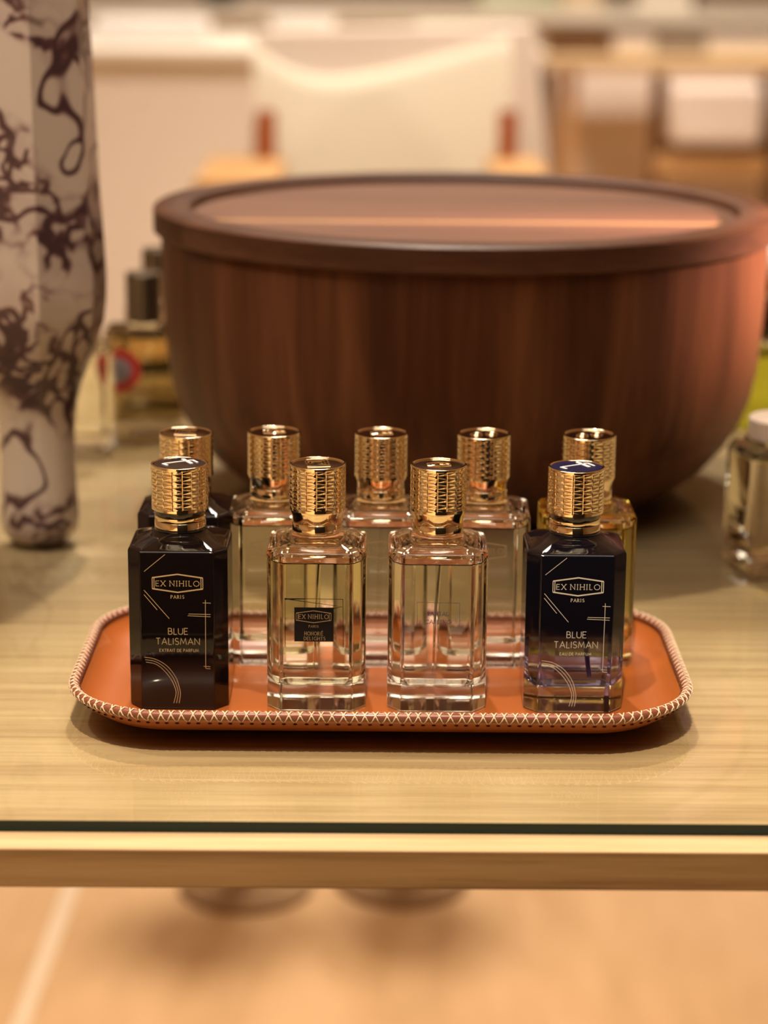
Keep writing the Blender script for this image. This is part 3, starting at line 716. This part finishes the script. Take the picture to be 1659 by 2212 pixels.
for x0, x1 in ((430, 606), (1062, 1185)):
    a = cl(x0, 366, 4.1); b = cl(x1, 366, 4.1)
    MB().box(((a[0]+b[0])/2, -.18, a[1]-.02), (b[0]-a[0], .42, .035)).build('armrest', M['honey_wood'], ch, bevel=.008)
MB().box((0, -.16, .40), (.56, .48, .07)).build('seat', M['canvas'], ch, bevel=.02)
for sx in (-.33, .30):
    for sy in (-.36, .08): MB().lathe([(.014, 0), (.020, .69)], 16, (sx, sy, 0)).build('leg', M['honey_wood'], ch)
# cream counter
KY = 6.0
k0 = at(120, 105, KY); k1 = at(1178, 105, KY)
ct = thing('counter', ((k0.x+k1.x)/2-.3, KY, 0), 'long cream counter behind the canvas chair', 'counter')
KW = (k1.x-k0.x)+.6; KH = k0.z
MB().box((0, .55, (KH-.03)/2), (KW-.04, 1.04, KH-.03)).build('body', M['lacquer_cream'], ct, bevel=.004)
MB().box((0, .55, KH-.015), (KW, 1.1, .03)).build('worktop', M['lacquer_pale'], ct, bevel=.004)
MB().box((KW/2+.012, .5, KH/2-.02), (.02, 1.0, KH-.06)).build('end_panel', M['grey_brown'], ct)
def on_counter(px, d_): return Vector((at(px, 80, KY+d_).x, KY+d_, KH))
q = on_counter(655, .35)
o = MB().lathe([(.03, 0), (.055, .01), (.085, .04), (.095, .075), (.088, .075), (.078, .045), (.04, .02)], 40).build('serving_bowl', M['white_ceramic']); o.location = q
tag(o, 'small white ceramic bowl on the cream counter', 'bowl')
q = on_counter(330, .5)
o = MB().box((0, 0, .03), (.32, .2, .06)).build('storage_box', M['white_ceramic'], bevel=.006); o.location = q
tag(o, 'low white box on the counter beside the marble vase', 'box')
q = on_counter(1010, .6)
o = MB().box((0, 0, .022), (.30, .22, .044)).build('storage_box', M['pale_green'], bevel=.006); o.location = q
tag(o, 'pale green box on the counter above the chair back', 'box')
# console along the back wall
cz = .88
cn = thing('console', (0, 8.6, 0), 'long beige console along the back wall', 'console')
MB().box((0, 0, cz/2-.02), (5.0, .5, cz-.04)).build('body', M['beige_wall'], cn)
MB().box((0, 0, cz-.02), (5.1, .56, .04)).build('worktop', M['lacquer_pale'], cn)
def on_console(px, dy=0): return Vector((at(px, 10, 8.6+dy).x, 8.6+dy, cz))
o = MB().lathe([(.04, 0), (.07, .02), (.085, .08), (.07, .16), (.035, .22), (.04, .26), (.03, .26), (.02, .2)], 32).build('jar', M['dark_green']); o.location = on_console(475, -.15)
tag(o, 'dark green jar at the top edge, beyond the counter', 'jar')
for px, wd, hh, mm, lb in ((1120, .30, .18, 'pale_green', 'pale green carton on the back console behind canvas chair'), (1235, .14, .22, 'sand', 'narrow sand carton on the back console beside pale green carton'),
                           (1430, .20, .17, 'lacquer_pale', 'pale cream carton on the back console above oak table'), (1590, .30, .24, 'grey_brown', 'grey brown carton on the back console at right')):
    o = MB().box((0, 0, hh/2), (wd, .2, hh)).build('carton', M[mm], bevel=.004); o.location = on_console(px, -.1 if px > 1200 else .12); o.location.x += .03 if 1200 < px < 1300 else 0; tag(o, lb, 'box')
# oak side table at the right
OY = 7.3
ot = thing('side_table', (at(1420, 130, OY).x, OY, 0), 'light oak side table at upper right beyond bowl', 'table')
OZ = at(1420, 126, OY).z; OW = at(1900, 130, OY).x-at(1165, 130, OY).x; ox = at(1165, 130, OY).x+OW/2-ot.location.x
MB().box((ox, .4, OZ-.022), (OW, .8, .044)).build('tabletop', M['oak'], ot, bevel=.004)
for px, yy in ((1236, .05), (1236, .74), (1870, .05), (1870, .74)):
    MB().box((at(px, 300, OY).x-ot.location.x, yy, (OZ-.044)/2), (.035, .035, OZ-.044)).build('leg', M['honey_wood'], ot, bevel=.003)
o = MB().box((0, 0, .03), (.22, .16, .06)).build('carton', M['dark_walnut'], bevel=.004); o.location = (at(1250, 90, OY+.3).x, OY+.3, OZ)
tag(o, 'low brown carton at left end of the oak side table', 'box')
o = MB().box((0, 0, .03), (.16, .16, .06)).build('carton', M['grey_brown'], bevel=.004); o.location = (at(1470, 90, OY+.3).x, OY+.3, OZ)
tag(o, 'low grey carton near the middle of the oak side table', 'box')
# cream partition standing behind the side table
room_box('wall_partition', ((at(1190, 300, 8.25).x+2.2)/2, 8.25, .40), (2.2-at(1190, 300, 8.25).x, .04, .8), M['shell'])
# walnut armchair with a cream cushion
AY = 5.6
ac = thing('armchair', (at(1530, 300, AY).x, AY, 0), 'dark walnut armchair with cream back cushion at right', 'chair')
def al(px, py): q = at(px, py, AY); return (q.x-ac.location.x, q.z)
for px0, px1 in ((1425, 1402), (1655, 1668)):
    a, b = al(px0, 160), al(px1, 620)
    MB().tube([(a[0], 0, a[1]), (b[0], 0, b[1]), (b[0], 0, 0.0)], .019, 10).build('post', M['dark_walnut'], ac)
    MB().tube([(b[0], -.45, .0), (b[0], -.45, .45)], .018, 10).build('leg', M['dark_walnut'], ac)
a, b = al(1446, 180), al(1638, 308)
MB().box(((a[0]+b[0])/2, -.03, (a[1]+b[1])/2), (b[0]-a[0], .06, a[1]-b[1])).build('back_cushion', M['shell'], ac, bevel=.02)
a, b = al(1410, 332), al(1655, 378)
MB().box(((a[0]+b[0])/2, -.01, (a[1]+b[1])/2), (b[0]-a[0], .03, a[1]-b[1])).build('back_rail', M['honey_wood'], ac, bevel=.004)
a, b = al(1430, 306), al(1645, 330)
MB().box(((a[0]+b[0])/2, 0, (a[1]+b[1])/2), (b[0]-a[0], .03, a[1]-b[1])).build('back_slat', M['dark_walnut'], ac)
MB().box(((a[0]+b[0])/2, -.24, .43), (.27, .46, .06)).build('seat', M['shell'], ac, bevel=.02)
# two added stools whose brown round feet stand in for soft floor shadows
for px, lb in ((522, 'added round foot standing in for a floor shadow, left one'), (868, 'added round foot standing in for a floor shadow, right one')):
    f_ = on_floor(px, 1978 if px < 600 else 1966)
    s_ = thing('shadow_stool', (f_.x, f_.y+.085, 0), lb, 'shadow_stool', 'added stools standing in for floor shadows')
    MB().lathe([(.085, 0), (.085, .008), (.075, .014), (.02, .020)], 48).build('base', M['shadow_stool_wood'], s_)
    MB().lathe([(.018, .014), (.018, .56)], 20).build('column', M['steel_dark'], s_)
    MB().lathe([(.075, .56), (.085, .57), (.085, .60), (.075, .61)], 40).build('seat', M['shadow_stool_wood'], s_)
